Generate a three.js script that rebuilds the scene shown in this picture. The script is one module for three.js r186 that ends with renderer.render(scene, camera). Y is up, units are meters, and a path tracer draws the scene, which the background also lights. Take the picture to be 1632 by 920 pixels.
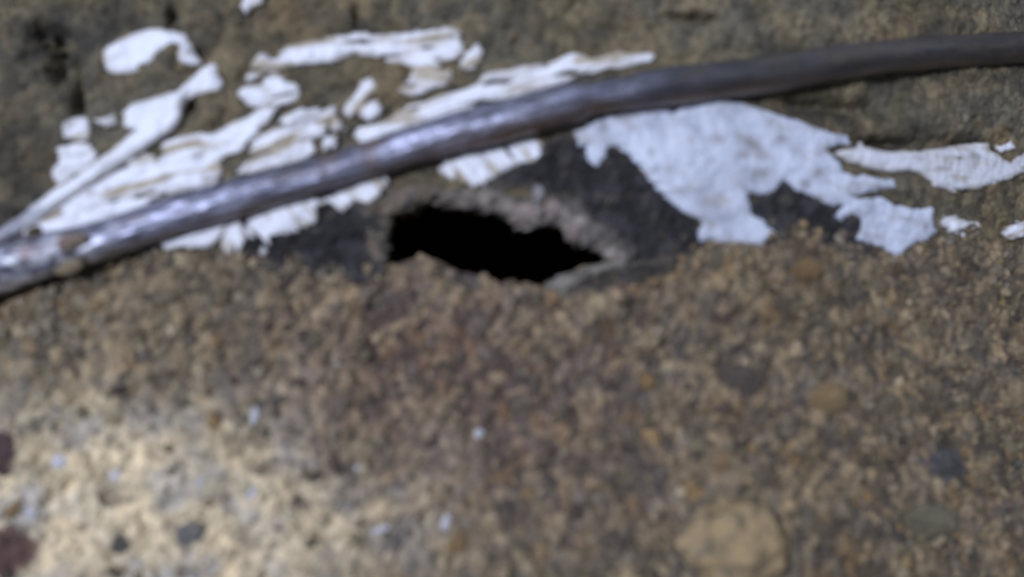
import * as THREE from 'three';
import { ImprovedNoise } from 'three/addons/math/ImprovedNoise.js';
import { mergeVertices } from 'three/addons/utils/BufferGeometryUtils.js';

// ---------------------------------------------------------------- camera, sky, sun, exposure
const W = 1632, H = 920, S = 0.5 / W, D = 0.45;          // half a metre of wall across the frame, seen from 0.45 m
const scene = new THREE.Scene();
const camera = new THREE.PerspectiveCamera(2 * Math.atan((H * S) / 2 / D) * 180 / Math.PI, W / H, 0.01, 50);
camera.position.set(0, 0, D); camera.lookAt(0, 0, 0);
camera.focus = 0.60; camera.userData.fStop = 1.85;        // focused behind the wall: everything is soft, the nearest things most

const SW = 128, SH = 64, skyData = new Float32Array(SW * SH * 4);
for (let j = 0; j < SH; j++) for (let i = 0; i < SW; i++) {
  const up = Math.sin(((j + 0.5) / SH - 0.5) * Math.PI), k = (j * SW + i) * 4;
  const t = THREE.MathUtils.smoothstep(up, -0.25, 0.5), l = 0.08 + 0.26 * t;
  skyData[k] = l * 0.88; skyData[k + 1] = l * 0.96; skyData[k + 2] = l * 1.18; skyData[k + 3] = 1;
}
const sky = new THREE.DataTexture(skyData, SW, SH, THREE.RGBAFormat, THREE.FloatType);
sky.mapping = THREE.EquirectangularReflectionMapping; sky.magFilter = THREE.LinearFilter; sky.minFilter = THREE.LinearFilter; sky.needsUpdate = true;
scene.background = sky; scene.environment = sky;

const sun = new THREE.DirectionalLight(new THREE.Color(0.92, 0.96, 1.12), 1.6);
sun.position.set(-0.40, 0.17, 0.90); sun.castShadow = true; sun.shadow.radius = 20; sun.shadow.mapSize.set(2048, 2048);
Object.assign(sun.shadow.camera, { left: -0.6, right: 0.6, top: 0.5, bottom: -0.5, near: 0.1, far: 3 });
scene.add(sun, sun.target);

const renderer = new THREE.WebGLRenderer();
renderer.toneMapping = THREE.LinearToneMapping; renderer.toneMappingExposure = 1.55;
renderer.shadowMap.enabled = true; renderer.setSize(1024, 577);

// ---------------------------------------------------------------- helpers
let seed = 7;
const rnd = () => { seed = (seed + 0x6d2b79f5) | 0; let t = Math.imul(seed ^ (seed >>> 15), 1 | seed); t = (t + Math.imul(t ^ (t >>> 7), 61 | t)) ^ t; return ((t ^ (t >>> 14)) >>> 0) / 4294967296; };
const rr = (a, b) => a + (b - a) * rnd();
const { lerp, clamp } = THREE.MathUtils;
const ss = (x, a, b) => { const t = clamp((x - a) / (b - a), 0, 1); return t * t * (3 - 2 * t); };   // a may be the larger one
const IN = new ImprovedNoise();
const n3 = (x, y, z = 0) => IN.noise(x + 311.3, y + 127.7, z + 57.1);
function fbm(x, y, f, o = 4, z = 0, g = 0.5) { let a = 1, s = 0; for (let i = 0; i < o; i++) { s += a * n3(x * f, y * f, z + i * 7.3); f *= 2.03; a *= g; } return s; }
const hash = (i, j, k) => { let h = Math.imul(i, 374761393) ^ Math.imul(j, 668265263) ^ Math.imul(k, 974634777); h = Math.imul(h ^ (h >>> 13), 1274126177); h ^= h >>> 16; return (h >>> 0) / 4294967296; };
function crumbs(x, y, size, k) {                                     // rounded crumbs: [height 0..1, a number of the crumb's own]
  const u = x / size, v = y / size, iu = Math.floor(u), iv = Math.floor(v); let d1 = 9, d2 = 9, own = 0;
  for (let j = -1; j < 2; j++) for (let i = -1; i < 2; i++) {
    const a = iu + i, b = iv + j, du = a + hash(a, b, k) - u, dv = b + hash(a, b, k + 1) - v, d = du * du + dv * dv;
    if (d < d1) { d2 = d1; d1 = d; own = hash(a, b, k + 2); } else if (d < d2) d2 = d;
  }
  return [Math.max(0, 1 - d1 * 1.1) * clamp((Math.sqrt(d2) - Math.sqrt(d1)) * 3.2, 0.15, 1) * (.35 + .65 * own), own];
}
const mix3 = (a, b, t) => [lerp(a[0], b[0], t), lerp(a[1], b[1], t), lerp(a[2], b[2], t)];
const used = new Map();
function numbered(name) { const k = used.get(name) ?? 0; used.set(name, k + 1); return k ? name + '_' + String(k).padStart(3, '0') : name; }
function mesh(name, geometry, material, parent = scene) {
  const m = new THREE.Mesh(geometry, material); m.name = parent === scene ? numbered(name) : name; m.castShadow = m.receiveShadow = true; parent.add(m); return m;
}
function tag(o, label, category, group, kind) { o.userData = { label }; if (category) o.userData.category = category; if (group) o.userData.group = group; if (kind) o.userData.kind = kind; return o; }
function speckle(size, f, o) {                                       // a tiling height texture
  const d = new Uint8Array(size * size * 4);
  for (let j = 0; j < size; j++) for (let i = 0; i < size; i++) {
    const a = i / size * 2 * Math.PI, b = j / size * 2 * Math.PI, R = f / 6.283;
    let v = 0, amp = 1, q = R; for (let k = 0; k < o; k++) { v += amp * (IN.noise(Math.cos(a) * q + 9.1, Math.sin(a) * q + 3.7, Math.cos(b) * q + 1.3) + IN.noise(Math.sin(b) * q + 5.3, Math.cos(a) * q + 7.9, Math.sin(a) * q + 11.7)) * 0.5; q *= 2; amp *= 0.6; }
    const c = clamp(128 + v * 150, 0, 255), k = (j * size + i) * 4; d[k] = d[k + 1] = d[k + 2] = c; d[k + 3] = 255;
  }
  const t = new THREE.DataTexture(d, size, size); t.wrapS = t.wrapT = THREE.RepeatWrapping; t.magFilter = THREE.LinearFilter; t.needsUpdate = true; return t;
}
const grit = speckle(256, 20, 4); grit.repeat.set(18, 18);
const M = {
  wall: new THREE.MeshStandardMaterial({ vertexColors: true, roughness: 0.82, bumpMap: grit, bumpScale: 0.0009 }),
  ground: new THREE.MeshStandardMaterial({ vertexColors: true, roughness: 0.85, bumpMap: grit, bumpScale: 0.0012 }),
  coating: new THREE.MeshStandardMaterial({ vertexColors: true, roughness: 0.55, bumpMap: grit, bumpScale: 0.0003 }),
  tar: new THREE.MeshStandardMaterial({ vertexColors: true, roughness: 0.8, bumpMap: grit, bumpScale: 0.0008 }),
  rim: new THREE.MeshStandardMaterial({ vertexColors: true, roughness: 0.75, bumpMap: grit, bumpScale: 0.0009 }),
  rod: new THREE.MeshPhysicalMaterial({ vertexColors: true, roughness: 0.44, metalness: 0.68, bumpMap: grit, bumpScale: 0.0003 }),
  cavity: new THREE.MeshStandardMaterial({ color: new THREE.Color().setRGB(0.15, 0.075, 0.05), roughness: 1 }),
  grain: new THREE.MeshStandardMaterial({ color: 0xffffff, roughness: 0.8 }),
};

// the wall's form in its own coordinates (metres): it bends away to the right and towards the top
function wallForm(x, y) {
  return -1.05 * Math.max(0, x - 0.01) ** 2 * (x > 0.34 ? (0.33 / (x - 0.01)) ** 1.0 : 1) - 0.10 * Math.max(0, -x - 0.12) ** 2 - 0.7 * Math.max(0, y - 0.04) ** 2;
}
const px = (X, z = 0) => (X - W / 2) * S * (D - z) / D, py = (Y, z = 0) => (H / 2 - Y) * S * (D - z) / D;
function on(X, Y, form = wallForm) { let z = 0, x, y; for (let i = 0; i < 5; i++) { x = px(X, z); y = py(Y, z); z = form(x, y); } return [x, y, z]; }
const PX = S;                                                        // one photo pixel on the wall, in metres
function outline(list, form) { return list.map(([a, b]) => on(a, b, form)); }
function sd(poly, x, y) {                                            // signed distance to a closed outline, positive inside
  let d = 1e9, inside = false;
  for (let i = 0, j = poly.length - 1; i < poly.length; j = i++) {
    const ax = poly[j][0], ay = poly[j][1], bx = poly[i][0], by = poly[i][1], ex = bx - ax, ey = by - ay, wx = x - ax, wy = y - ay;
    const t = clamp((wx * ex + wy * ey) / (ex * ex + ey * ey + 1e-16), 0, 1), qx = wx - ex * t, qy = wy - ey * t, q = qx * qx + qy * qy;
    if (q < d) d = q;
    if ((ay > y) !== (by > y) && x < (bx - ax) * (y - ay) / (by - ay) + ax) inside = !inside;
  }
  return Math.sqrt(d) * (inside ? 1 : -1);
}
function box(poly, pad) { const b = [1e9, 1e9, -1e9, -1e9]; for (const p of poly) { b[0] = Math.min(b[0], p[0]); b[1] = Math.min(b[1], p[1]); b[2] = Math.max(b[2], p[0]); b[3] = Math.max(b[3], p[1]); } return [b[0] - pad, b[1] - pad, b[2] + pad, b[3] + pad]; }
function steps(a, b, fineA, fineB, fine, coarse) { const r = []; let x = a; while (x < b) { r.push(x); x += x >= fineA - 1e-9 && x < fineB ? fine : coarse; } r.push(b); return r; }

// a sheet over a grid, kept where field > 0, with its cut edge carried back by skirt metres so that it has thickness
function sheet(xs, ys, field, height, color, skirt = 0, flare = 0) {
  const nx = xs.length, ny = ys.length, f = new Float32Array(nx * ny), id = new Int32Array(nx * ny).fill(-1), pos = [], col = [], uv = [], index = [], cut = new Map();
  for (let j = 0; j < ny; j++) for (let i = 0; i < nx; i++) f[j * nx + i] = field ? field(xs[i], ys[j]) : 1;
  const add = (x, y, v) => { const z = height(x, y, v); pos.push(x, y, z); col.push(...color(x, y, v, z)); uv.push(x, y); return pos.length / 3 - 1; };
  const vert = (k) => { if (id[k] < 0) id[k] = add(xs[k % nx], ys[(k / nx) | 0], f[k]); return id[k]; };
  const edge = (a, b) => {
    if (a > b) [a, b] = [b, a];
    const key = a * nx * ny + b; let r = cut.get(key);
    if (r === undefined) { const t = f[a] / (f[a] - f[b]), xa = xs[a % nx], xb = xs[b % nx], ya = ys[(a / nx) | 0], yb = ys[(b / nx) | 0]; r = add(lerp(xa, xb, t), lerp(ya, yb, t), 0); cut.set(key, r); }
    return r;
  };
  const rim = [];
  const tri = (a, b, c) => {
    const v = [a, b, c], inn = v.map((k) => f[k] > 0), n = inn[0] + inn[1] + inn[2];
    if (n === 3) index.push(vert(a), vert(b), vert(c));
    else if (n === 1) { const k = inn.indexOf(true), p = v[k], q = v[(k + 1) % 3], r = v[(k + 2) % 3], e = edge(p, q), g = edge(p, r); index.push(vert(p), e, g); rim.push([e, g]); }
    else if (n === 2) { const k = inn.indexOf(false), p = v[k], q = v[(k + 1) % 3], r = v[(k + 2) % 3], e = edge(p, q), g = edge(p, r); index.push(e, vert(q), vert(r), e, vert(r), g); rim.push([g, e]); }
  };
  for (let j = 0; j < ny - 1; j++) for (let i = 0; i < nx - 1; i++) {
    const a = j * nx + i, b = a + 1, c = a + nx, d = c + 1;
    if ((i + j) & 1) { tri(a, b, d); tri(a, d, c); } else { tri(a, b, c); tri(b, d, c); }
  }
  if (skirt && rim.length) {
    const back = new Map();
    const behind = (k) => { if (!back.has(k)) { const x = pos[k * 3], y = pos[k * 3 + 1]; pos.push(x + flare * n3(x * 300, y * 300, 2), y + flare * n3(x * 300, y * 300, 5), pos[k * 3 + 2] - skirt); col.push(col[k * 3], col[k * 3 + 1], col[k * 3 + 2]); uv.push(uv[k * 2] + skirt, uv[k * 2 + 1] + skirt); back.set(k, pos.length / 3 - 1); } return back.get(k); };
    for (const [a, b] of rim) { const c = behind(a), d = behind(b); index.push(a, c, b, b, c, d); }
  }
  const g = new THREE.BufferGeometry();
  g.setAttribute('position', new THREE.Float32BufferAttribute(pos, 3)); g.setAttribute('color', new THREE.Float32BufferAttribute(col, 3)); g.setAttribute('uv', new THREE.Float32BufferAttribute(uv, 2));
  g.setIndex(index); g.computeVertexNormals(); return g;
}

// ---------------------------------------------------------------- the wall and the hole in it
const HOLE = outline([[606, 425], [610, 392], [615, 364], [622, 342], [650, 338], [674, 325], [684, 317], [711, 324], [743, 330], [777, 335], [785, 335], [803, 348], [822, 358], [842, 363], [864, 358], [891, 359], [908, 366], [905, 380], [923, 388], [945, 395], [969, 410], [976, 422], [960, 450], [900, 480], [850, 490], [760, 470], [690, 450], [620, 440]]);
const ragged = (x, y, a) => PX * a * fbm(x, y, 160, 3, 3);
const holeField = (x, y) => -(sd(HOLE, x, y) + ragged(x, y, 5));
const pits = [[75, 62, 26, 15, .006], [85, 95, 13, 40, .006], [52, 48, 24, 14, .004], [120, 160, 8, 50, .0045], [80, 120, 30, 14, .003], [272, 22, 7, 22, .004], [568, 25, 6, 18, .003], [318, 88, 12, 10, .003], [300, 170, 10, 20, .004], [1530, 232, 60, 14, .004], [1410, 228, 55, 10, .006], [1330, 170, 90, 12, .004], [1110, 30, 50, 8, .004], [60, 350, 30, 14, .004]].map(([a, b, c, d, e]) => [...on(a, b), c * PX, d * PX, e]);
const lumps = [[265, 100, 36, 30, .004], [320, 178, 45, 26, .004], [330, 30, 30, 30, .004], [530, 130, 70, 25, .003], [1500, 190, 90, 30, .004], [1430, 300, 70, 14, .003], [590, 345, 40, 40, .004], [1590, 300, 60, 30, .002]].map(([a, b, c, d, e]) => [...on(a, b), c * PX, d * PX, e]);
function bumps(x, y) {
  let z = 0.0045 * fbm(x, y, 22, 3, 1) + 0.0022 * fbm(x, y, 100, 4, 4) + .0014 * crumbs(x + .002 * n3(x * 200, y * 200, 1), y + .002 * n3(x * 200, y * 200, 6), .0075, 23)[0];
  for (const [cx, cy, , a, b, e] of pits) { const q = ((x - cx) / a) ** 2 + ((y - cy) / b) ** 2; if (q < 6) z -= 2.2 * e * Math.exp(-q * (1 + 0.5 * n3(x * 200, y * 200))); }
  for (const [cx, cy, , a, b, e] of lumps) { const q = ((x - cx) / a) ** 2 + ((y - cy) / b) ** 2; if (q < 6) z += e * Math.exp(-q); }
  return z;
}
const wallZ = (x, y) => wallForm(x, y) + bumps(x, y);
const MUD = [.096, .080, .047], MUDLIGHT = [.19, .152, .088], MUDGREY = [.112, .102, .074], MUDDARK = [.032, .029, .023], OCHRE = [.14, .10, .048];
const pitShade = [[90, 60, 120, 60], [75, 62, 60, 36], [1330, 185, 130, 18], [105, 150, 30, 80], [40, 330, 70, 40], [20, 210, 40, 60], [180, 60, 40, 50], [1440, 235, 130, 16], [1560, 120, 120, 14]].map(([a, b, c, d]) => [...on(a, b), c * PX, d * PX]);   // shade of pits and hollows, painted into the mud colour
function wallColor(x, y) {
  let c = mix3(MUD, MUDGREY, ss(fbm(x, y, 14, 3, 9), -.25, .45));
  c = mix3(c, MUDLIGHT, ss(fbm(x, y, 34, 3, 12), .05, .6) * .8);
  c = mix3(c, OCHRE, ss(fbm(x, y, 26, 3, 15), .15, .6) * .7);
  c = mix3(c, MUDDARK, ss(fbm(x, y, 48, 4, 18), .05, .6) * .75);
  for (const [cx, cy, , a, b] of pitShade) { const q = ((x - cx) / a) ** 2 + ((y - cy) / b) ** 2; if (q < 5) c = mix3(c, [.03, .028, .022], clamp(Math.exp(-q) * (1 + 1.4 * n3(x * 120, y * 120, 4)), 0, 1) * .75); }
  const own = crumbs(x + .002 * n3(x * 200, y * 200, 1), y + .002 * n3(x * 200, y * 200, 6), .0075, 23)[1]; c = mix3(c, own < .3 ? MUDDARK : own > .75 ? MUDLIGHT : c, .35);
  const k = 1 + .5 * n3(x * 600, y * 600, 3) + .4 * n3(x * 250, y * 250, 8);
  return c.map((v) => v * k);
}
const fx = [-0.30, 0.30], fy = [-0.02, 0.165];
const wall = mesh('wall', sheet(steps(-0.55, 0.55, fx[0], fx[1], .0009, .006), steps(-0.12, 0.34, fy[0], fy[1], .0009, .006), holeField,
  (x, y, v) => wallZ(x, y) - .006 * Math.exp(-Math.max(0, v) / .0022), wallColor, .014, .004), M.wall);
tag(wall, 'brown mud-crusted wall with a jagged dark hole', null, null, 'structure');
{ // the hollow behind the hole: five earth faces of a closed chamber
  const g = new THREE.BoxGeometry(1.0, 0.42, 0.5, 20, 10, 10), p = g.attributes.position;
  for (let i = 0; i < p.count; i++) if (p.getZ(i) < .24) p.setXYZ(i, p.getX(i) + .01 * n3(p.getY(i) * 30, p.getZ(i) * 30), p.getY(i) + .01 * n3(p.getX(i) * 30, p.getZ(i) * 30, 4), p.getZ(i) + .01 * n3(p.getX(i) * 30, p.getY(i) * 30, 8));
  const idx = [], n = g.groups[4]; for (let i = 0; i < g.index.count; i++) if (i < n.start || i >= n.start + n.count) idx.push(g.index.getX(i));
  g.setIndex(idx); g.translate(0, .06, -.345); g.computeVertexNormals();
  mesh('cavity', g, M.cavity).userData = { kind: 'structure', label: 'black hollow behind the jagged hole' };
}

// ---------------------------------------------------------------- the gravelly bank below
const LIP = [[-900, 560], [-400, 520], [-100, 490], [0, 476], [60, 462], [100, 450], [160, 430], [220, 408], [280, 398], [340, 397], [400, 402], [430, 412], [480, 424], [520, 440], [570, 446], [600, 432], [632, 421], [650, 416], [674, 406], [699, 415], [717, 427], [741, 433], [766, 440], [785, 450], [803, 447], [827, 449], [852, 452], [869, 458], [884, 446], [901, 438], [925, 428], [950, 424], [975, 421], [990, 440], [1010, 452], [1040, 436], [1060, 424], [1100, 410], [1130, 398], [1180, 392], [1230, 388], [1260, 372], [1300, 380], [1350, 397], [1400, 408], [1440, 410], [1480, 393], [1520, 382], [1560, 376], [1632, 376], [2100, 360], [2600, 340]];
const bankForm0 = (x, y) => wallForm(x, y);
const LIPW = outline(LIP), BANK = [...LIPW, [0.9, -0.6, 0], [-0.9, -0.6, 0]];
const bankDepth = (x, y) => sd(BANK, x, y) + ragged(x, y, 7);
const bankForm = (x, y, s) => bankForm0(x, y) + (s < 0 ? .004 * Math.tanh(s / .003) : .0045 * Math.tanh(s / .004)) + .16 * Math.max(0, s) + .25 * Math.max(0, s - .03) ** 2;
const bankBase = (x, y) => bankForm(x, y, sd(BANK, x, y));
function bankZ(x, y, s) { return bankForm(x, y, s) + .0042 * fbm(x, y, 30, 2, 31) + (.0022 * fbm(x, y, 120, 3, 35) + crumbZ(x, y)) * ss(s, -.004, .008); }
function crumbWarp(x, y) { y *= .78; return [x + .0022 * n3(x * 240, y * 240, 1) + .0012 * n3(x * 700, y * 700, 2), y + .0022 * n3(x * 240, y * 240, 6) + .0012 * n3(x * 700, y * 700, 7)]; }
function crumbZ(x, y) { const [a, b] = crumbWarp(x, y), k = .45 + .55 * ss(fbm(x, y, 25, 2, 80), -.35, .3); return k * (1 - .45 * blob(x, y, pale, .13, .065)) * (.0042 * crumbs(a, b, .0072, 11)[0] + .0024 * crumbs(a, b, .0031, 17)[0]) - .002; }
const onBank = (X, Y) => on(X, Y, bankBase);
// its colours: pale silt at the lower left, red-brown rust stain in the middle, olive-brown to the right with light falloff painted in
const pale = onBank(200, 840), rusty = onBank(760, 620), red1 = onBank(2, 880), red2 = onBank(4, 725);
const blob = (x, y, c, a, b) => Math.exp(-(((x - c[0]) / a) ** 2) - ((y - c[1]) / b) ** 2);
const TONES = { tan: [.33, .275, .18], olive: [.135, .118, .078], grey: [.20, .19, .17], dark: [.035, .031, .028], brown: [.085, .062, .05], ochre: [.28, .19, .09], slate: [.088, .086, .088], cream: [.60, .54, .38], white: [.70, .70, .72], red: [.10, .055, .05] };
for (const t of Object.values(TONES)) { t[0] *= 1.0; t[1] *= .98; t[2] *= .95; }
function zone(x, y) {
  const w = fbm(x, y, 18, 3, 41), p = clamp(blob(x, y, pale, .13, .066) * 1.12 + w * .3, 0, 1), r = clamp(blob(x, y, rusty, .12, .07) + w * .25, 0, 1), right = ss(x + w * .05, .0, .16), q = clamp(blob(x, y, red1, .02, .012) + blob(x, y, red2, .008, .012) + 0.15 * w, 0, 1);
  return { p, r, right, q };
}
const crest = [[500, 470, 130, 42], [735, 462, 90, 26], [1120, 440, 90, 24]].map(([a, b, c, d]) => [...onBank(a, b), c * PX, d * PX]);   // drier, lighter crumbs along the edge
function bankColor(x, y) {
  const { p, r, right, q } = zone(x, y), f = fbm(x, y, 120, 3, 44), g = fbm(x, y, 60, 3, 47);
  let c = mix3([.175, .16, .112], [.094, .081, .054], right);
  for (const [cx, cy, , a, b] of crest) c = mix3(c, [.30, .25, .16], clamp(blob(x, y, [cx, cy], a, b) * (.8 + 1.2 * n3(x * 90, y * 90, 2)), 0, .75));
  c = mix3(c, [.092, .060, .060], clamp(r * 1.3, 0, 1) * .95);
  c = mix3(c, TONES.dark, ss(f, .0, .5) * .8 * (1 - .6 * p));
  c = mix3(c, TONES.tan, ss(-g, .1, .6) * .6 * (1 - .5 * r));
  c = mix3(c, mix3([.72, .655, .48], [.44, .455, .45], ss(fbm(x, y, 38, 3, 57), -.2, .4)), ss(p, .15, .95) * .9);
  c = mix3(c, g > 0 ? [.15, .112, .068] : [.05, .043, .036], ss(Math.abs(fbm(x, y, 70, 3, 58)), .05, .5) * .75 * right);
  c = mix3(c, TONES.slate, ss(fbm(x, y, 45, 3, 52), .25, .55) * .55);
  c = mix3(c, TONES.red, ss(q, .35, .7));
  const [a, b] = crumbWarp(x, y), big = crumbs(a, b, .0072, 11)[1], small = crumbs(a, b, .0031, 17)[1];   // each crumb has a colour of its own
  const own = big < .16 ? TONES.dark : big < .30 ? TONES.slate : big < .52 ? TONES.olive : big < .78 ? TONES.tan : big < .86 ? TONES.ochre : TONES.grey;
  c = mix3(c, own.map((t) => t * (1 - .2 * right)), (.5 - .12 * right) * (1 - .8 * p) * (1 - .4 * r)); if (q < .4) c = mix3(c, small < .2 ? TONES.dark : small > .85 ? TONES.tan : c, .45 * (1 - .5 * p));
  const k = 1 + .35 * n3(x * 700, y * 700, 3) + .45 * n3(x * 170, y * 170, 8); return [c[0] * k * 1.14, c[1] * k * 1.05, c[2] * k * .97];
}
const nearHole = (x, y) => ss(-sd(HOLE, x, y), .012, .0);
const bankField = (x, y) => { const s = bankDepth(x, y); return s > .02 ? s : s < -.03 ? s : s + .008 * (1 - nearHole(x, y)); };
const ground = mesh('ground', sheet(steps(-0.55, 0.55, -.29, .29, .0009, .006), steps(-0.42, 0.06, -.15, .06, .0009, .006), bankField,
  (x, y, v) => bankZ(x, y, bankDepth(x, y)), bankColor, .02, .003), M.ground);
tag(ground, 'bank of rough brown gravel and pale silt below the hole', null, null, 'structure');

// ---------------------------------------------------------------- stones, pebbles and grit
function stoneGeometry(k, detail, rough, f = 1.6) {
  let g = new THREE.IcosahedronGeometry(1, detail); g.deleteAttribute('uv'); g.deleteAttribute('normal'); g = mergeVertices(g, 1e-4);
  const p = g.attributes.position, uv = new Float32Array(p.count * 2);
  for (let i = 0; i < p.count; i++) { const x = p.getX(i), y = p.getY(i), z = p.getZ(i), s = 1 + rough * (n3(x * f + k * 9, y * f, z * f) + .5 * n3(x * f * 2.3, y * f * 2.3 + k * 5, z * f * 2.3)); p.setXYZ(i, x * s, y * s, z * s); uv[i * 2] = (x + z * .3) * .02; uv[i * 2 + 1] = (y + z * .3) * .02; }
  g.setAttribute('uv', new THREE.BufferAttribute(uv, 2)); g.computeVertexNormals(); return g;
}
const grainShapes = [0, 1, 2, 3, 4].map((k) => stoneGeometry(k, 1, .8)), pebbleShapes = [5, 6, 7, 8, 9, 10].map((k) => stoneGeometry(k, 2, .75, 2.2));
function pick(x, y) {
  const { p, r, right, q } = zone(x, y), u = rnd();
  if (q > .5) return TONES.red;
  const t = [['tan', .26 * (1 - .35 * right) * (1 - .4 * r)], ['olive', .22], ['grey', .12 * (1 - .6 * right)], ['dark', .16 * (1 - .7 * p)], ['brown', .12 + .5 * r], ['ochre', .08 + .05 * right], ['slate', .06], ['cream', .012 * (1 - right) + 1.0 * p * p], ['white', .02 * p]];
  let s = 0; for (const e of t) s += e[1]; let a = u * s; for (const e of t) { a -= e[1]; if (a < 0) return TONES[e[0]]; } return TONES.olive;
}
const dummy = new THREE.Object3D(), colour = new THREE.Color();
function scatter(name, count, place, size, tone, parent, squash = .7) {
  const lists = grainShapes.map(() => []);
  for (let i = 0; i < count; i++) { const p = place(); if (!p) continue; const r = size(); lists[(rnd() * 5) | 0].push([p, r, tone(p[0], p[1]), rr(.6, 1.25)]); }
  lists.forEach((list, k) => {
    const im = new THREE.InstancedMesh(grainShapes[k], M.grain, list.length); im.name = name; im.castShadow = im.receiveShadow = true; im.userData.kind = 'stuff';
    list.forEach(([p, r, c, b], i) => {
      dummy.position.set(p[0], p[1], p[2]); dummy.rotation.set(rr(-.5, .5), rr(-.5, .5), rr(0, 6.28)); dummy.scale.set(r * rr(.75, 1.35), r * rr(.6, 1.05), r * squash * rr(.7, 1.1)); dummy.updateMatrix();
      im.setMatrixAt(i, dummy.matrix); im.setColorAt(i, colour.setRGB(c[0] * b, c[1] * b, c[2] * b));
    });
    parent.add(im);
  });
}
scatter('grit', 15000, () => { const x = rr(-.40, .40), y = rr(-.27, .03), s = bankDepth(x, y); return s > .0008 ? [x, y, bankZ(x, y, s) - .0004] : null; }, () => .0008 + .0022 * rnd() ** 2, (x, y) => mix3(bankColor(x, y), pick(x, y), .38), ground, .55);
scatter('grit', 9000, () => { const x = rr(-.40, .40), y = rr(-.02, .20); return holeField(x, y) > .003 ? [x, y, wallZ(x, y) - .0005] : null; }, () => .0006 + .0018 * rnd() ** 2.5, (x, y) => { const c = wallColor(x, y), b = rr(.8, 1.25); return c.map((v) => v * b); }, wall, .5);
scatter('grit', 1600, () => { const i = 3 + ((rnd() * (LIPW.length - 7)) | 0), t = rnd(), x = lerp(LIPW[i][0], LIPW[i + 1][0], t) + rr(-.002, .002), y = lerp(LIPW[i][1], LIPW[i + 1][1], t) + .006 * (rnd() + rnd() - 1), s = bankDepth(x, y); return holeField(x, y) > .002 && s > -.006 ? [x, y, Math.max(bankZ(x, y, s), wallZ(x, y)) + .0006] : null; }, () => .0007 + .0024 * rnd() ** 2.5, (x, y) => mix3(bankColor(x, y), pick(x, y), .5), ground, .7);
const pebbleTones = Object.entries(TONES).filter(([k]) => k !== 'red').map(([k, c]) => [k, [0, 1].map((i) => new THREE.MeshStandardMaterial({ color: new THREE.Color().setRGB(...c.map((v) => v * (i ? .8 : 1.1))), roughness: .75, bumpMap: grit, bumpScale: .0006 }))]);
const toneMaterial = (c) => { const e = pebbleTones.find(([k]) => TONES[k] === c) ?? pebbleTones[4]; return e[1][(rnd() * 2) | 0]; };
const soft = (x, y) => { const c = pick(x, y); return c === TONES.dark || c === TONES.white || c === TONES.slate || c === TONES.grey || (c === TONES.cream && x > -.06) ? TONES.olive : c; };
for (let made = 0, tries = 0; made < 290 && tries < 4000; tries++) {
  const X = rr(-20, 1652), Y = rr(405, 940), [x, y] = onBank(X, Y), s = bankDepth(x, y); if (s < .004) continue;
  const m = mesh('pebble', pebbleShapes[(rnd() * 6) | 0], toneMaterial(soft(x, y)), ground), r = .002 + .0026 * rnd() ** 2;
  m.position.set(x, y, bankZ(x, y, s) - r * .1); m.rotation.set(rr(-.4, .4), rr(-.4, .4), rr(0, 6.28)); m.scale.set(r * rr(.8, 1.3), r * rr(.65, 1), r * rr(.35, .6)); m.name = 'pebble' + (made ? '_' + String(made).padStart(3, '0') : ''); made++;
}
function spotted(geometry, a, b, c, f) {                              // stone with mottled colour
  const p = geometry.attributes.position, col = []; for (let i = 0; i < p.count; i++) { const x = p.getX(i), y = p.getY(i), z = p.getZ(i); let k = mix3(a, b, ss(n3(x * f, y * f, z * f) + .5 * n3(x * f * 2.7, y * f * 2.7, z * f * 2.7), -.25, .4)); k = mix3(k, c, ss(n3(x * f * 1.7 + 20, y * f * 1.7, z * f * 1.7), .15, .5)); col.push(...k); }
  geometry.setAttribute('color', new THREE.Float32BufferAttribute(col, 3)); return geometry;
}
const stoneMat = new THREE.MeshStandardMaterial({ vertexColors: true, roughness: .8, bumpMap: grit, bumpScale: .0022 });
function stone(label, X, Y, rx, ry, rz, sink, tones, k, detail = 4, rough = .2) {
  const [x, y] = onBank(X, Y), m = mesh('stone', spotted(stoneGeometry(k, detail, rough), ...tones, 2.2), stoneMat);
  m.position.set(x, y, bankZ(x, y, bankDepth(x, y)) - sink * PX); m.scale.set(rx * PX, ry * PX, rz * PX); return tag(m, label, 'stone');
}
stone('large round tan stone half buried in the gravel at the bottom edge', 1160, 862, 78, 66, 58, -6, [[.33, .245, .13], [.25, .19, .11], [.15, .12, .085]], 3, 24, .22);
stone('ochre yellow stone in the right half of the gravel above the dark blue one', 1320, 636, 32, 26, 13, 1, [[.25, .175, .085], [.22, .15, .07], [.15, .11, .07]], 6, 8);
stone('dark blue-black stone at the right of the gravel', 1497, 746, 46, 34, 20, 6, [[.055, .054, .056], [.09, .088, .085], [.04, .038, .037]], 11, 8);
stone('small orange stone midway between the large round stone and dark blue stone', 1372, 795, 20, 17, 13, 2, [[.36, .22, .09], [.28, .18, .08], [.2, .14, .08]], 14, 8);
stone('orange-brown stone just below the right-hand black patch', 1285, 432, 26, 20, 14, 3, [[.24, .15, .065], [.18, .12, .06], [.1, .08, .05]], 17, 8);
stone('dark brown sunken stone left of the ochre yellow stone', 1170, 612, 44, 30, 12, 2, [[.07, .055, .047], [.10, .078, .06], [.06, .05, .042]], 21, 8);
stone('olive grey stone under the dark blue stone', 1480, 832, 46, 32, 18, 5, [[.13, .115, .078], [.10, .088, .06], [.17, .14, .09]], 25, 8);
stone('tan stone at the right edge of the gravel', 1612, 630, 30, 36, 18, 4, [[.26, .19, .11], [.2, .16, .1], [.12, .1, .07]], 27, 8);
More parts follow.
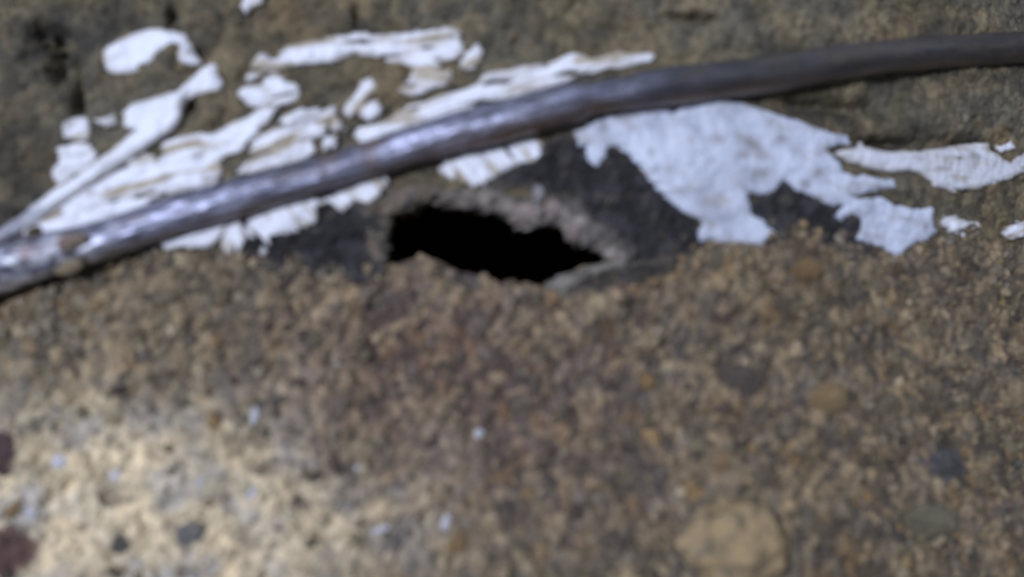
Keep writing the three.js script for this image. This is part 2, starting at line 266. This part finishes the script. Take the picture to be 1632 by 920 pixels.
stone('dark stone sunk in the pale silt near the bottom left corner', 192, 866, 24, 17, 9, 1, [[.10, .09, .085], [.17, .155, .13], [.08, .075, .07]], 29, 8);
stone('slate grey stone sunk in the pale silt, right of the dark one', 300, 855, 22, 19, 9, 1, [[.18, .175, .17], [.25, .24, .21], [.14, .14, .14]], 33, 8);
stone('tiny ochre stone right of the gravel centre', 1032, 612, 13, 17, 10, 1, [[.36, .22, .10], [.28, .18, .08], [.2, .14, .08]], 35, 6);
stone('red-brown clod at the bottom left corner of the silt', 12, 892, 42, 34, 14, 4, [[.11, .06, .05], [.09, .05, .045], [.06, .04, .04]], 37, 8);
stone('red-brown clod on the left edge above the corner clod', 2, 725, 22, 34, 12, 3, [[.10, .06, .06], [.08, .05, .05], [.06, .04, .04]], 39, 8);
const chipMat = new THREE.MeshStandardMaterial({ color: new THREE.Color().setRGB(.52, .53, .58), roughness: .6, bumpMap: grit, bumpScale: .0004 });
for (const [label, X, Y, a, b, turn] of [['upright white chip in the gravel, largest above the silt', 406, 662, 16, 9, 1.5], ['upright white chip near the bottom centre of the gravel', 711, 836, 16, 9, 1.3], ['slanting long white chip left of the bottom centre chip', 606, 845, 19, 7, .35], ['small slanting white chip above the long white chip', 570, 746, 10, 6, .5], ['small white chip at the middle of the gravel', 763, 690, 10, 8, 1.0], ['bluish white chip at the upper edge of the pale silt', 182, 760, 13, 10, 1.1], ['white chip on the silt beside the left edge', 52, 815, 11, 12, .3], ['cream white chip on the left of the pale silt', 95, 735, 15, 14, .2], ['thin white chip standing on the pale silt below the largest chip', 318, 770, 14, 6, 1.4], ['pale chip on the silt left of the slanting chip', 404, 786, 13, 8, 1.0]]) {
  const [x, y] = onBank(X, Y), m = mesh('white_chip', stoneGeometry(X, 2, .35, 1.3), chipMat);
  m.position.set(x, y, bankZ(x, y, bankDepth(x, y)) + .0004); m.rotation.set(rr(-.2, .2), rr(-.2, .2), turn); m.scale.set(a * .85 * PX, b * .8 * PX, 4.5 * PX); tag(m, label, 'chip');
}

// ---------------------------------------------------------------- layers that peel from the wall
function layer(name, label, category, points, o) {
  const poly = outline(points), [x0, y0, x1, y1] = box(poly, 8 * PX), st = (o.step ?? 1.8) * PX, dir = o.dir ?? -.28, cd = Math.cos(dir), sn = Math.sin(dir), k = points[0][0];
  const along = (x, y) => [x * cd - y * sn, x * sn + y * cd];          // photo slopes up to the right: dir is negative for that
  const solid = (x, y) => { const [u, v] = along(x, y); return sd(poly, x, y) + PX * (o.rag ?? 5) * (.8 * fbm(u * .5, v, 150, 3, k * .01) + 1.25 * n3(u * 75, v * 640, k) + .6 * n3(u * 260, v * 1500, k + 3)) + (o.bias ?? 1) * PX; };
  const field = (x, y) => { const f = solid(x, y); if (!o.worn || f < 0) return f; const [u, v] = along(x, y); return Math.min(f, (o.worn - fbm(u * .17, v, 190, 3, k * .07 + 3)) * .006); };
  const g = sheet(steps(x0, x1, x0, x1, st, st), steps(y0, y1, y0, y1, st, st), field,
    (x, y, v) => { const [u, w] = along(x, y); return wallForm(x, y) + (o.follow ?? 1) * bumps(x, y) + (o.base ?? .001) - .0006 + (o.thick ?? .0007) * Math.sqrt(ss(v, 0, o.soft ?? .003)) + (o.grain ?? .0005) * fbm(u * .3, w, 260, 3, k) + (o.extra ? o.extra(x, y) : 0); },
    (x, y, v) => o.color(x, y, v, along(x, y), k), o.skirt ?? .0025, .0006);
  const m = mesh(name, g, o.material); return tag(m, label, category, o.group);
}
const WHITE = [.77, .81, .91], DIRT = [.33, .27, .17], GREYW = [.50, .51, .56];
const spots = [[962, 205, 7, 9], [1549, 249, 17, 8], [1133, 362, 6, 8], [1210, 278, 16, 10], [1140, 225, 14, 10], [1178, 250, 12, 7], [1195, 232, 20, 14], [1035, 245, 7, 6], [1060, 275, 5, 10], [1095, 228, 6, 6], [1318, 240, 18, 10], [330, 283, 10, 7], [268, 283, 8, 8], [97, 340, 7, 9], [174, 302, 5, 4], [1246, 222, 10, 8], [1280, 295, 14, 8], [1300, 275, 12, 9], [1470, 360, 6, 14]].map(([a, b, c, d]) => [...on(a, b), c * PX, d * PX]);
function whiteColor(wear = .4, base = WHITE) {
  return (x, y, v, [u, w], k) => {
    let c = mix3(base, GREYW, ss(fbm(u * .4, w, 120, 3, k), .1, .7) * wear);
    c = mix3(c, DIRT, Math.min(.9, ss(fbm(u * .2, w, 130, 3, k + 5), .12, .5) * wear * 1.7));
    c = mix3(c, mix3(DIRT, GREYW, .35), (1 - ss(v, .0, .0032 + .0016 * n3(x * 300, y * 300, 4))) * .6);
    for (const [cx, cy, , a, b] of spots) { const q = ((x - cx) / a) ** 2 + ((y - cy) / b) ** 2; if (q < 5) c = mix3(c, [.22, .19, .16], Math.exp(-q * 1.3) * .75); }
    return c;
  };
}
const tarColor = (x, y, v, [u, w], k) => { let c = mix3([.011, .0105, .012], [.030, .029, .034], ss(fbm(x, y, 90, 3, k), -.2, .5)); c = mix3(c, [.07, .062, .052], ss(fbm(x, y, 130, 3, k + 8), .35, .65) * .6); return mix3(c, [.10, .085, .065], (1 - ss(v, 0, .006)) * .75); };
const tar = (label, pts, e = {}) => layer('black_patch', label, 'tar patch', pts, { material: M.tar, color: tarColor, base: .0008, thick: .0009, rag: 9, follow: 1, grain: .0004, extra: (x, y) => .0011 * fbm(x, y, 60, 3, 91) + .0003 * n3(x * 420, y * 420, 5), group: 'black patches bared where the white coating came away', ...e });
tar('black tar patch between the hole and the white flakes at left', [[352, 380], [400, 350], [470, 340], [520, 316], [575, 318], [612, 352], [618, 400], [614, 440], [570, 462], [500, 452], [430, 430], [380, 412]], { base: .0019, extra: (x, y) => .002 * fbm(x, y, 75, 3, 93) });
tar('wide black tar patch above and right of the hole', [[768, 280], [830, 252], [878, 222], [930, 206], [965, 222], [1010, 240], [1060, 300], [1130, 352], [1132, 398], [1085, 420], [1040, 438], [985, 420], [945, 385], [925, 345], [915, 320], [870, 318], [835, 305], [790, 302]]);
tar('dark sliver below the right tip of the hole', [[880, 462], [920, 440], [975, 425], [1030, 412], [1085, 408], [1075, 430], [1010, 452], [950, 470], [900, 476]], { base: .004, follow: .5 });
tar('black tar patch under the large white sheet, at right', [[1180, 300], [1215, 300], [1250, 278], [1300, 305], [1345, 330], [1385, 350], [1390, 390], [1440, 400], [1430, 420], [1370, 412], [1320, 400], [1260, 392], [1225, 400], [1190, 370]]);

// crumbling pinkish edge of the hole
{
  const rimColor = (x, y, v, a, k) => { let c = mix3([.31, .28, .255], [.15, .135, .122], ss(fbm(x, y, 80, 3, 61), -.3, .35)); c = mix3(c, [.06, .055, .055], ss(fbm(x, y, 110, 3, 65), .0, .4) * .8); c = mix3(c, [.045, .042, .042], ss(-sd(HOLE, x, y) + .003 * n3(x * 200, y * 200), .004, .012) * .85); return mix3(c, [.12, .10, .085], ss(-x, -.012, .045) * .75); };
  const e = { material: M.rim, color: rimColor, base: .0012, thick: .003, rag: 7, grain: .0006, extra: (x, y) => .003 * fbm(x, y, 130, 3, 95), soft: .004, skirt: .008, follow: .4 };
  const pts = [[700, 306], [740, 300], [780, 296], [812, 306], [838, 318], [866, 328], [884, 322], [908, 306], [930, 322], [950, 346], [985, 366], [1012, 386], [1012, 412], [988, 428], [974, 418], [960, 406], [945, 396], [924, 390], [904, 381], [908, 367], [891, 360], [864, 359], [842, 364], [822, 359], [803, 349], [785, 337], [743, 331], [711, 326], [690, 320]];
  const left = [[590, 318], [625, 300], [668, 290], [706, 296], [700, 314], [682, 317], [670, 322], [648, 334], [626, 343], [618, 366], [614, 394], [609, 424], [596, 430], [588, 400], [580, 372], [566, 346]];
  const m = layer('hole_edge', 'pinkish crumbling concrete edge over the hole', 'concrete edge', pts, e);
  layer('hole_edge', 'grey-brown concrete edge along the left side of the hole', 'concrete edge', left, { ...e, color: (x, y, v) => { let c = mix3([.135, .112, .085], [.20, .165, .13], ss(fbm(x, y, 90, 3, 71), -.2, .5)); return mix3(c, [.06, .055, .055], ss(fbm(x, y, 120, 3, 75), .1, .5) * .7); }, thick: .0028 });
  layer('hole_edge', 'pale grey lip of concrete under the right end of the hole', 'concrete edge', [[872, 458], [886, 444], [903, 436], [928, 427], [955, 423], [985, 418], [1000, 424], [960, 436], [925, 448], [905, 462], [890, 476], [874, 474]], { ...e, color: (x, y) => mix3([.21, .20, .18], [.12, .11, .10], ss(fbm(x, y, 120, 3, 78), -.2, .4)), base: .005, thick: .003, follow: .3 });
  for (const [label, X, Y, a, b] of [['pinkish concrete lump in the rim, at its lowest point over the hole', 834, 340, 28, 19], ['pale concrete lump at the right tip of the hole', 985, 412, 12, 13], ['pale lump in the rim below the black patch', 880, 336, 15, 18], ['pinkish lump hanging at the right of the hole', 912, 372, 14, 16], ['small white lump over the pinkish rim', 858, 312, 10, 16]]) {
    const [x, y] = on(X, Y), g = spotted(stoneGeometry(X, 3, .3), ...(label.includes('white') ? [[.5, .5, .54], [.4, .38, .4], [.3, .27, .27]] : [[.40, .33, .31], [.32, .265, .25], [.22, .185, .17]]), 2.2), o = mesh('concrete_lump', g, stoneMat);
    o.position.set(x, y, wallZ(x, y) + .001); o.scale.set(a * PX, b * PX, 12 * PX); tag(o, label, 'lump');
  }
}

// white coating, flake by flake
const flake = (label, pts, e = {}) => layer('white_flake', label, 'coating flake', pts, { material: M.coating, follow: .42, base: .0026, worn: .5, bias: 2, grain: .0003, color: whiteColor((e.wear ?? .45) * 1.25 + .12), group: 'flakes of white coating left on the wall', ...e });
flake('arched white flake over a mud lump, top left', [[170, 85], [181, 74], [201, 64], [221, 55], [240, 50], [260, 51], [282, 54], [298, 60], [306, 74], [314, 91], [320, 102], [311, 104], [300, 102], [290, 96], [289, 86], [294, 77], [279, 75], [262, 80], [250, 89], [244, 100], [238, 112], [221, 115], [196, 117], [176, 115], [170, 105]], { rag: 2.5, worn: 0, wear: .15, thick: .001 });
flake('squarish white flake on the left below the arched flake', [[103, 208], [108, 196], [122, 190], [140, 191], [145, 203], [142, 222], [128, 225], [108, 219]], { rag: 3 });
flake('faint small white flake beside the squarish left flake', [[155, 193], [172, 187], [186, 183], [187, 197], [169, 201]], { wear: .8 });
flake('lowest white flake on the left, under the squarish flake', [[97, 238], [118, 231], [145, 234], [154, 247], [152, 259], [137, 272], [118, 279], [108, 289], [98, 294], [85, 285], [86, 272], [96, 259], [98, 249]], { rag: 4 });
flake('long broad white band directly above the rod, at left', [[40, 374], [60, 348], [100, 328], [130, 308], [160, 291], [185, 277], [207, 270], [215, 257], [235, 246], [246, 252], [250, 262], [270, 250], [282, 243], [262, 236], [270, 228], [285, 222], [314, 218], [338, 214], [368, 201], [397, 187], [421, 174], [443, 171], [433, 188], [414, 206], [398, 226], [380, 242], [362, 248], [350, 258], [356, 270], [348, 288], [331, 299], [294, 303], [262, 308], [246, 318], [234, 328], [208, 340], [172, 354], [123, 368], [74, 382]], { rag: 3.5, worn: .62, wear: .4 });
flake('streaky white flake above the middle of the broad band', [[404, 243], [404, 228], [414, 216], [458, 204], [448, 192], [478, 177], [507, 172], [512, 179], [529, 170], [538, 177], [518, 201], [517, 213], [507, 222], [487, 225], [478, 230], [434, 238]], { rag: 6, wear: .8 });
flake('narrow white flake lying along the rod below the streaky flake', [[383, 276], [392, 262], [409, 254], [441, 242], [478, 230], [496, 226], [502, 240], [485, 253], [454, 261], [422, 271], [405, 274]], { rag: 3, wear: .4 });
flake('upright forked white flake right of the streaky one', [[550, 180], [568, 152], [581, 133], [593, 128], [598, 140], [588, 157], [578, 170], [596, 164], [607, 173], [603, 186], [588, 191], [580, 186], [573, 178], [554, 184]], { rag: 3.5, dir: -.9, wear: .6 });
flake('thin worn white sliver left of the forked flake', [[527, 188], [539, 190], [548, 204], [537, 211], [527, 202]], { wear: .9, dir: -.9 });
flake('tiny white flake touching the rod under the forked flake', [[517, 222], [537, 216], [534, 234], [519, 238]], { wear: .8, dir: -.9 });
flake('long white band at the top, left of centre', [[394, 125], [399, 113], [419, 92], [443, 97], [453, 81], [463, 73], [507, 70], [544, 62], [563, 58], [605, 57], [654, 53], [715, 46], [731, 52], [734, 67], [740, 84], [728, 95], [710, 97], [701, 91], [694, 98], [704, 112], [718, 115], [719, 125], [710, 135], [691, 140], [671, 150], [654, 153], [638, 144], [655, 131], [660, 112], [652, 106], [639, 101], [630, 102], [605, 91], [581, 87], [556, 91], [532, 96], [507, 101], [478, 105], [453, 107], [429, 114], [409, 126], [399, 131]], { rag: 4, wear: .3, dir: -.1, thick: .0011 });
flake('small white flake off the right end of the top band', [[735, 108], [744, 89], [761, 72], [768, 82], [763, 99], [751, 110]], { rag: 3 });
flake('white flake curled like a hook below the left end of the top band', [[383, 150], [392, 139], [421, 142], [430, 149], [424, 138], [424, 128], [436, 119], [445, 124], [458, 132], [470, 133], [477, 142], [476, 153], [468, 163], [453, 168], [434, 166], [409, 171], [395, 166]], { rag: 3, wear: .4 });
flake('long thin white strip along the upper side of the rod, centre', [[568, 218], [576, 205], [605, 201], [630, 187], [654, 171], [680, 167], [705, 155], [741, 145], [761, 137], [771, 125], [803, 115], [837, 106], [866, 108], [888, 99], [903, 86], [918, 88], [937, 96], [974, 91], [1011, 88], [1042, 88], [1035, 98], [999, 106], [962, 111], [925, 118], [901, 130], [876, 140], [839, 151], [803, 156], [766, 162], [741, 174], [717, 186], [680, 196], [666, 200], [630, 211], [612, 221], [581, 227]], { rag: 3.5, wear: .3 });
flake('leaf-shaped white flake under the rod at left', [[265, 386], [306, 370], [355, 357], [365, 362], [350, 382], [338, 395], [306, 394], [270, 394]], { rag: 4, wear: .25, base: .003 + .0035 });
flake('tufted white flake between the two flakes under the rod', [[363, 362], [387, 355], [393, 382], [383, 403], [379, 388], [370, 403], [357, 392]], { rag: 3, dir: 1.2, wear: .25, base: .003 + .003 });
flake('frayed white flake under the rod, left of the black patch', [[396, 369], [405, 350], [429, 338], [466, 323], [490, 320], [512, 315], [504, 335], [505, 351], [488, 363], [463, 373], [444, 371], [435, 379], [430, 401], [421, 402], [424, 380], [405, 379]], { rag: 5, dir: .9, wear: .25, base: .003 + .0022 });
flake('small pointed white flake under the rod, left of the hole', [[515, 322], [539, 312], [564, 300], [588, 292], [617, 279], [620, 288], [606, 307], [588, 324], [566, 321], [552, 335], [541, 337], [536, 326]], { rag: 4, dir: .6, wear: .25, base: .003 + .0018 });
flake('white flake hanging under the rod right over the hole', [[701, 271], [714, 255], [754, 247], [803, 234], [837, 225], [852, 223], [862, 233], [877, 240], [875, 252], [861, 255], [839, 257], [817, 264], [790, 279], [773, 292], [765, 289], [757, 299], [745, 295], [730, 285], [715, 283]], { rag: 4, worn: .8, dir: .9, base: .0028, thick: .0011 });
flake('large triangular white sheet hanging below the rod, right of the hole', [[915, 214], [933, 203], [968, 190], [1003, 183], [1063, 173], [1071, 186], [1085, 172], [1112, 164], [1145, 162], [1185, 170], [1226, 183], [1267, 193], [1299, 203], [1320, 212], [1350, 221], [1352, 229], [1322, 233], [1312, 242], [1335, 259], [1341, 275], [1362, 283], [1395, 286], [1422, 289], [1422, 297], [1381, 305], [1352, 313], [1368, 319], [1406, 319], [1422, 329], [1457, 335], [1483, 334], [1483, 354], [1491, 370], [1466, 385], [1449, 389], [1433, 407], [1417, 404], [1409, 392], [1384, 387], [1364, 381], [1373, 365], [1371, 346], [1357, 338], [1338, 349], [1332, 343], [1346, 329], [1314, 324], [1286, 313], [1265, 300], [1248, 285], [1234, 302], [1213, 310], [1185, 306], [1191, 328], [1193, 345], [1213, 356], [1230, 370], [1213, 389], [1185, 387], [1150, 387], [1134, 380], [1116, 384], [1114, 372], [1123, 356], [1090, 337], [1063, 315], [1036, 290], [1017, 263], [1001, 244], [982, 233], [971, 233], [963, 247], [949, 264], [935, 250], [938, 231], [923, 231]],
  { rag: 3, thick: .0014, worn: 0, color: sheetColor, grain: .0002, dir: .35, base: .0025, follow: .45, extra: (x, y) => { const a = sdTri(x, y); return .004 * ss(a, 0, .02) + .0006 * Math.sin(x * 200 + y * 300 + 3 * n3(x * 40, y * 40)) * ss(a, 0, .01); } });
function sheetColor(x, y, v, [u, w], k) {
  let c = mix3([.55, .60, .73], [.36, .40, .49], ss(fbm(x, y, 55, 3, 3), -.1, .5) * .75); c = mix3(c, [.36, .36, .37], ss(fbm(u * .4, w, 120, 3, 7), .2, .6) * .55); c = mix3(c, DIRT, ss(fbm(u * .4, w, 60, 3, 9), .42, .7) * .6);
  for (const [cx, cy, , a, b] of spots) { const q = ((x - cx) / a) ** 2 + ((y - cy) / b) ** 2; if (q < 5) c = mix3(c, [.24, .22, .21], Math.exp(-q * 1.3) * .7); }
  return c;
}
function sdTri(x, y) { const [cx, cy] = on(1120, 270); return Math.max(0, .03 - Math.hypot((x - cx) * .7, y - cy)); }
flake('long curved white strip at the right edge of the picture', [[1334, 245], [1365, 236], [1371, 227], [1376, 231], [1379, 237], [1409, 243], [1449, 244], [1490, 239], [1525, 233], [1558, 229], [1573, 231], [1575, 242], [1588, 247], [1596, 256], [1610, 262], [1621, 251], [1640, 242], [1720, 215], [1725, 250], [1640, 269], [1607, 284], [1558, 298], [1517, 306], [1506, 300], [1485, 298], [1478, 284], [1449, 271], [1417, 272], [1384, 267], [1354, 257]], { rag: 2.5, worn: .75, color: whiteColor(.3, [.62, .65, .73]), dir: .05, thick: .0011 });
flake('tiny white flake above the curved strip at right', [[1587, 235], [1610, 225], [1614, 235], [1596, 242]], {});
flake('small white flake right of the triangular sheet, near the gravel', [[1500, 358], [1504, 346], [1530, 352], [1556, 356], [1560, 369], [1522, 375]], { base: .003, wear: .6 });
flake('narrow white flake at the right edge just over the gravel', [[1593, 373], [1607, 359], [1632, 354], [1700, 348], [1700, 370], [1632, 374], [1600, 380]], { base: .005, wear: .6 });
flake('white speck of coating at the top edge of the picture', [[388, 14], [392, -8], [420, -16], [418, 3], [402, 11], [393, 19]], { rag: 3 });
{ // the peeled, twisted strip: one thing with its flap and its folded edge
  const pts = [[341, 103], [347, 110], [341, 122], [354, 132], [349, 142], [326, 147], [306, 153], [296, 157], [288, 172], [289, 186], [286, 197], [270, 211], [252, 224], [238, 233], [221, 243], [196, 260], [172, 275], [147, 291], [123, 309], [103, 322], [74, 340], [25, 372], [-20, 402], [-25, 392], [0, 370], [25, 354], [61, 327], [88, 306], [110, 295], [147, 271], [172, 249], [200, 228], [221, 209], [203, 202], [202, 182], [213, 171], [233, 166], [257, 158], [284, 150], [301, 136], [316, 121], [328, 109]];
  const a = on(20, 372), b = on(288, 190), ridge = (x, y) => { const ex = b[0] - a[0], ey = b[1] - a[1], l = Math.hypot(ex, ey), t = ((x - a[0]) * ex + (y - a[1]) * ey) / l / l, d = ((x - a[0]) * ey - (y - a[1]) * ex) / l; return .0022 * Math.exp(-((d / .0045) ** 2)) * ss(t, -.2, .3) * ss(t, 1.15, .9); };
  const strip = flake('peeled twisted white strip running from the left edge to a forked tip', pts, { rag: 2, bias: 3, worn: 0, wear: .1, thick: .0011, dir: -.65, extra: ridge, color: (x, y, v, d, k) => { const q = ss(x, on(90, 0)[0], on(40, 0)[0]); return mix3(whiteColor(.1)(x, y, v, d, k), [.20, .21, .27], ss(on(105, 0)[0] - x, 0, .02) * .8); } });
  strip.name = numbered('peeled_strip'); strip.userData.category = 'peeled strip'; delete strip.userData.group;
}

// ---------------------------------------------------------------- the rod
{
  const path = [[-420, 540, 46], [-160, 470, 42], [-60, 444, 42], [0, 426, 41], [74, 406, 36], [148, 387, 32], [259, 351, 32], [400, 310, 31], [548, 267, 29], [695, 220, 32], [806, 192, 34], [917, 163, 34], [980, 152, 31], [1050, 140, 32], [1200, 122, 31], [1388, 94, 31], [1632, 75, 31], [1800, 66, 31], [2100, 50, 31]];
  const cv = new THREE.CatmullRomCurve3(path.map(([X, Y, r]) => { let [x, y, z] = on(X, Y); z += r * PX * .75 + .002 + (X < 250 ? .004 * ss(250 - X, 0, 400) : 0); return new THREE.Vector3(px(X, z), py(Y, z), z); }), false, 'centripetal');
  const N = 640, pts = cv.getPoints(N * 2).length && cv.getSpacedPoints(N), RAD = 56;
  const rAt = (X) => { for (let i = 1; i < path.length; i++) if (X <= path[i][0]) { const t = (X - path[i - 1][0]) / (path[i][0] - path[i - 1][0]); return lerp(path[i - 1][2], path[i][2], t) * PX * .96; } return 31 * PX; };
  const Xof = (p) => p.x / (S * (D - p.z) / D) + W / 2;
  const rusts = [[112, .3, 30, .35], [60, .2, 14, .5], [530, .9, 16, .5], [600, 1.0, 22, .6], [590, -.6, 12, .5], [820, -.9, 90, .5], [930, -.9, 60, .45], [700, -1.2, 120, .4], [350, -1.3, 60, .35], [1120, -1.1, 140, .35]];
  function tube(from, to, radius, ragEnd, colorAt) {
    const pos = [], col = [], uv = [], idx = []; let rows = 0, len = 0;
    const up = new THREE.Vector3(0, 0, 1), T = new THREE.Vector3(), A = new THREE.Vector3(), C = new THREE.Vector3();
    for (let i = 0; i <= N; i++) {
      const p = pts[i], X = Xof(p); if (X < from || X > to) continue;
      T.subVectors(pts[Math.min(N, i + 1)], pts[Math.max(0, i - 1)]).normalize(); A.crossVectors(up, T).normalize(); C.crossVectors(T, A).normalize();   // A up the wall, C off the wall
      if (i) len += p.distanceTo(pts[i - 1]);
      const e = ragEnd ? Math.sqrt(clamp((to - X) / 26, 0, 1)) : 1;
      for (let k = 0; k <= RAD; k++) {
        const a = k / RAD * 2 * Math.PI, ca = Math.cos(a), sa = Math.sin(a), hump = radius(X, a, e);
        pos.push(p.x + (A.x * sa + C.x * ca) * hump, p.y + (A.y * sa + C.y * ca) * hump, p.z + (A.z * sa + C.z * ca) * hump); col.push(...colorAt(X, a > Math.PI ? a - 2 * Math.PI : a)); uv.push(len, a * .012);
      }
      rows++;
    }
    for (let i = 0; i < rows - 1; i++) for (let k = 0; k < RAD; k++) { const a = i * (RAD + 1) + k, b = a + RAD + 1; idx.push(a, a + 1, b, a + 1, b + 1, b); }
    const g = new THREE.BufferGeometry(); g.setAttribute('position', new THREE.Float32BufferAttribute(pos, 3)); g.setAttribute('color', new THREE.Float32BufferAttribute(col, 3)); g.setAttribute('uv', new THREE.Float32BufferAttribute(uv, 2)); g.setIndex(idx);
    g.computeVertexNormals(); return g;
  }
  const steel = (X, a) => {
    const s = X * .02, ca = Math.cos(a) * 2, sa = Math.sin(a) * 2;
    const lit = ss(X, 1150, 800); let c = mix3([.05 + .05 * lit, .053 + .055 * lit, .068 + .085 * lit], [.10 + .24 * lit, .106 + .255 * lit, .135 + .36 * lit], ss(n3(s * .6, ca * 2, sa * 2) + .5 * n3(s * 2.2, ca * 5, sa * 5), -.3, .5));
    c = mix3(c, [.11, .095, .085], ss(n3(s * .9 + 40, ca, sa) + .4 * n3(s * 3 + 40, ca * 3, sa * 3), .15, .6) * .6);
    c = mix3(c, [.115, .10, .078], ss(X, 980, 1350) * (.35 + .35 * ss(n3(s * .8 + 90, ca * 1.5, sa * 1.5), -.4, .4)));   // a film of mud to the right
    c = mix3(c, [.21, .17, .135], ss(a, -.55, -1.0) * (.2 + .5 * ss(n3(s * .7 + 70, ca, sa), -.3, .3)));   // brown-grey reflection of the ground, painted along its underside
    c = mix3(c, [.055, .05, .05], ss(n3(X * .035, ca * 2.2, sa * 2.2 + 30) + .6 * n3(X * .11, ca * 4, sa * 4 + 30), .2, .6) * .6);   // grime
    for (const [x0, a0, w, k] of rusts) { const q = ((X - x0) / w) ** 2 + ((a - a0) / .55) ** 2; if (q < 5) c = mix3(c, [.22, .13, .07], Math.exp(-q) * k); }
    if (X < 330) c = mix3(c, [.70, .72, .80], ss(n3(s * 2.4 + 9, ca * 1.4, sa * 1.4), -.12, .2) * ss(X, 230, 80) * ss(1.25 - Math.abs(a + .35), 0, .4) * .95);   // whitish smear at the left end
    return c;
  };
  const rod = new THREE.Group(); rod.name = numbered('rod'); scene.add(rod);
  const o = pts[N >> 1]; rod.position.set(0, 0, 0);
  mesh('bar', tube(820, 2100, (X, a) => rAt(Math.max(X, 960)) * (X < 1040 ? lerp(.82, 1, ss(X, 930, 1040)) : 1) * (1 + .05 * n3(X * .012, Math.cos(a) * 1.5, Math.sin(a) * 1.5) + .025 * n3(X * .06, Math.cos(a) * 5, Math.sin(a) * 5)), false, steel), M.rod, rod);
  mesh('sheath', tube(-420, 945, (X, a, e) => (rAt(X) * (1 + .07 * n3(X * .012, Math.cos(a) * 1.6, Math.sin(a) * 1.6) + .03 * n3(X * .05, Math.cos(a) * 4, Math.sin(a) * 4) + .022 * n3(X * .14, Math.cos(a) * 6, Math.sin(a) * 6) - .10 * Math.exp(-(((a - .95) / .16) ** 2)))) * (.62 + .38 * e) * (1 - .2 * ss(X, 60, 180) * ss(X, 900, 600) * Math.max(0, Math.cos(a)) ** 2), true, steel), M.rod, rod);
  const clod = new THREE.MeshStandardMaterial({ vertexColors: true, roughness: .85, bumpMap: grit, bumpScale: .001 });
  for (const [X, Y, a, b, c, tones] of [[54, 372, 12, 12, 9, [[.07, .05, .025], [.10, .075, .04], [.05, .04, .03]]], [112, 386, 26, 12, 8, [[.22, .165, .13], [.17, .13, .105], [.28, .24, .2]]], [105, 425, 22, 13, 8, [[.27, .22, .14], [.2, .16, .1], [.3, .25, .18]]]]) {
    const r = rAt(X); let p = pts.reduce((m, q) => (Math.abs(Xof(q) - X) < Math.abs(Xof(m) - X) ? q : m)), cy = H / 2 - p.y / (S * (D - p.z) / D), up = clamp((cy - Y) * PX / r, -.95, .95), z = p.z + Math.sqrt(1 - up * up) * r;
    const m = mesh('mud_clod', spotted(stoneGeometry(X, 3, .35), ...tones, 2), clod, rod); m.position.set(px(X, z), py(Y, z), z - .001); m.scale.set(a * PX, b * PX, c * PX); m.rotation.z = .25;
  }
  tag(rod, 'dark steel rod with a worn sheath slanting across the wall above the hole', 'rod');
}

renderer.render(scene, camera);
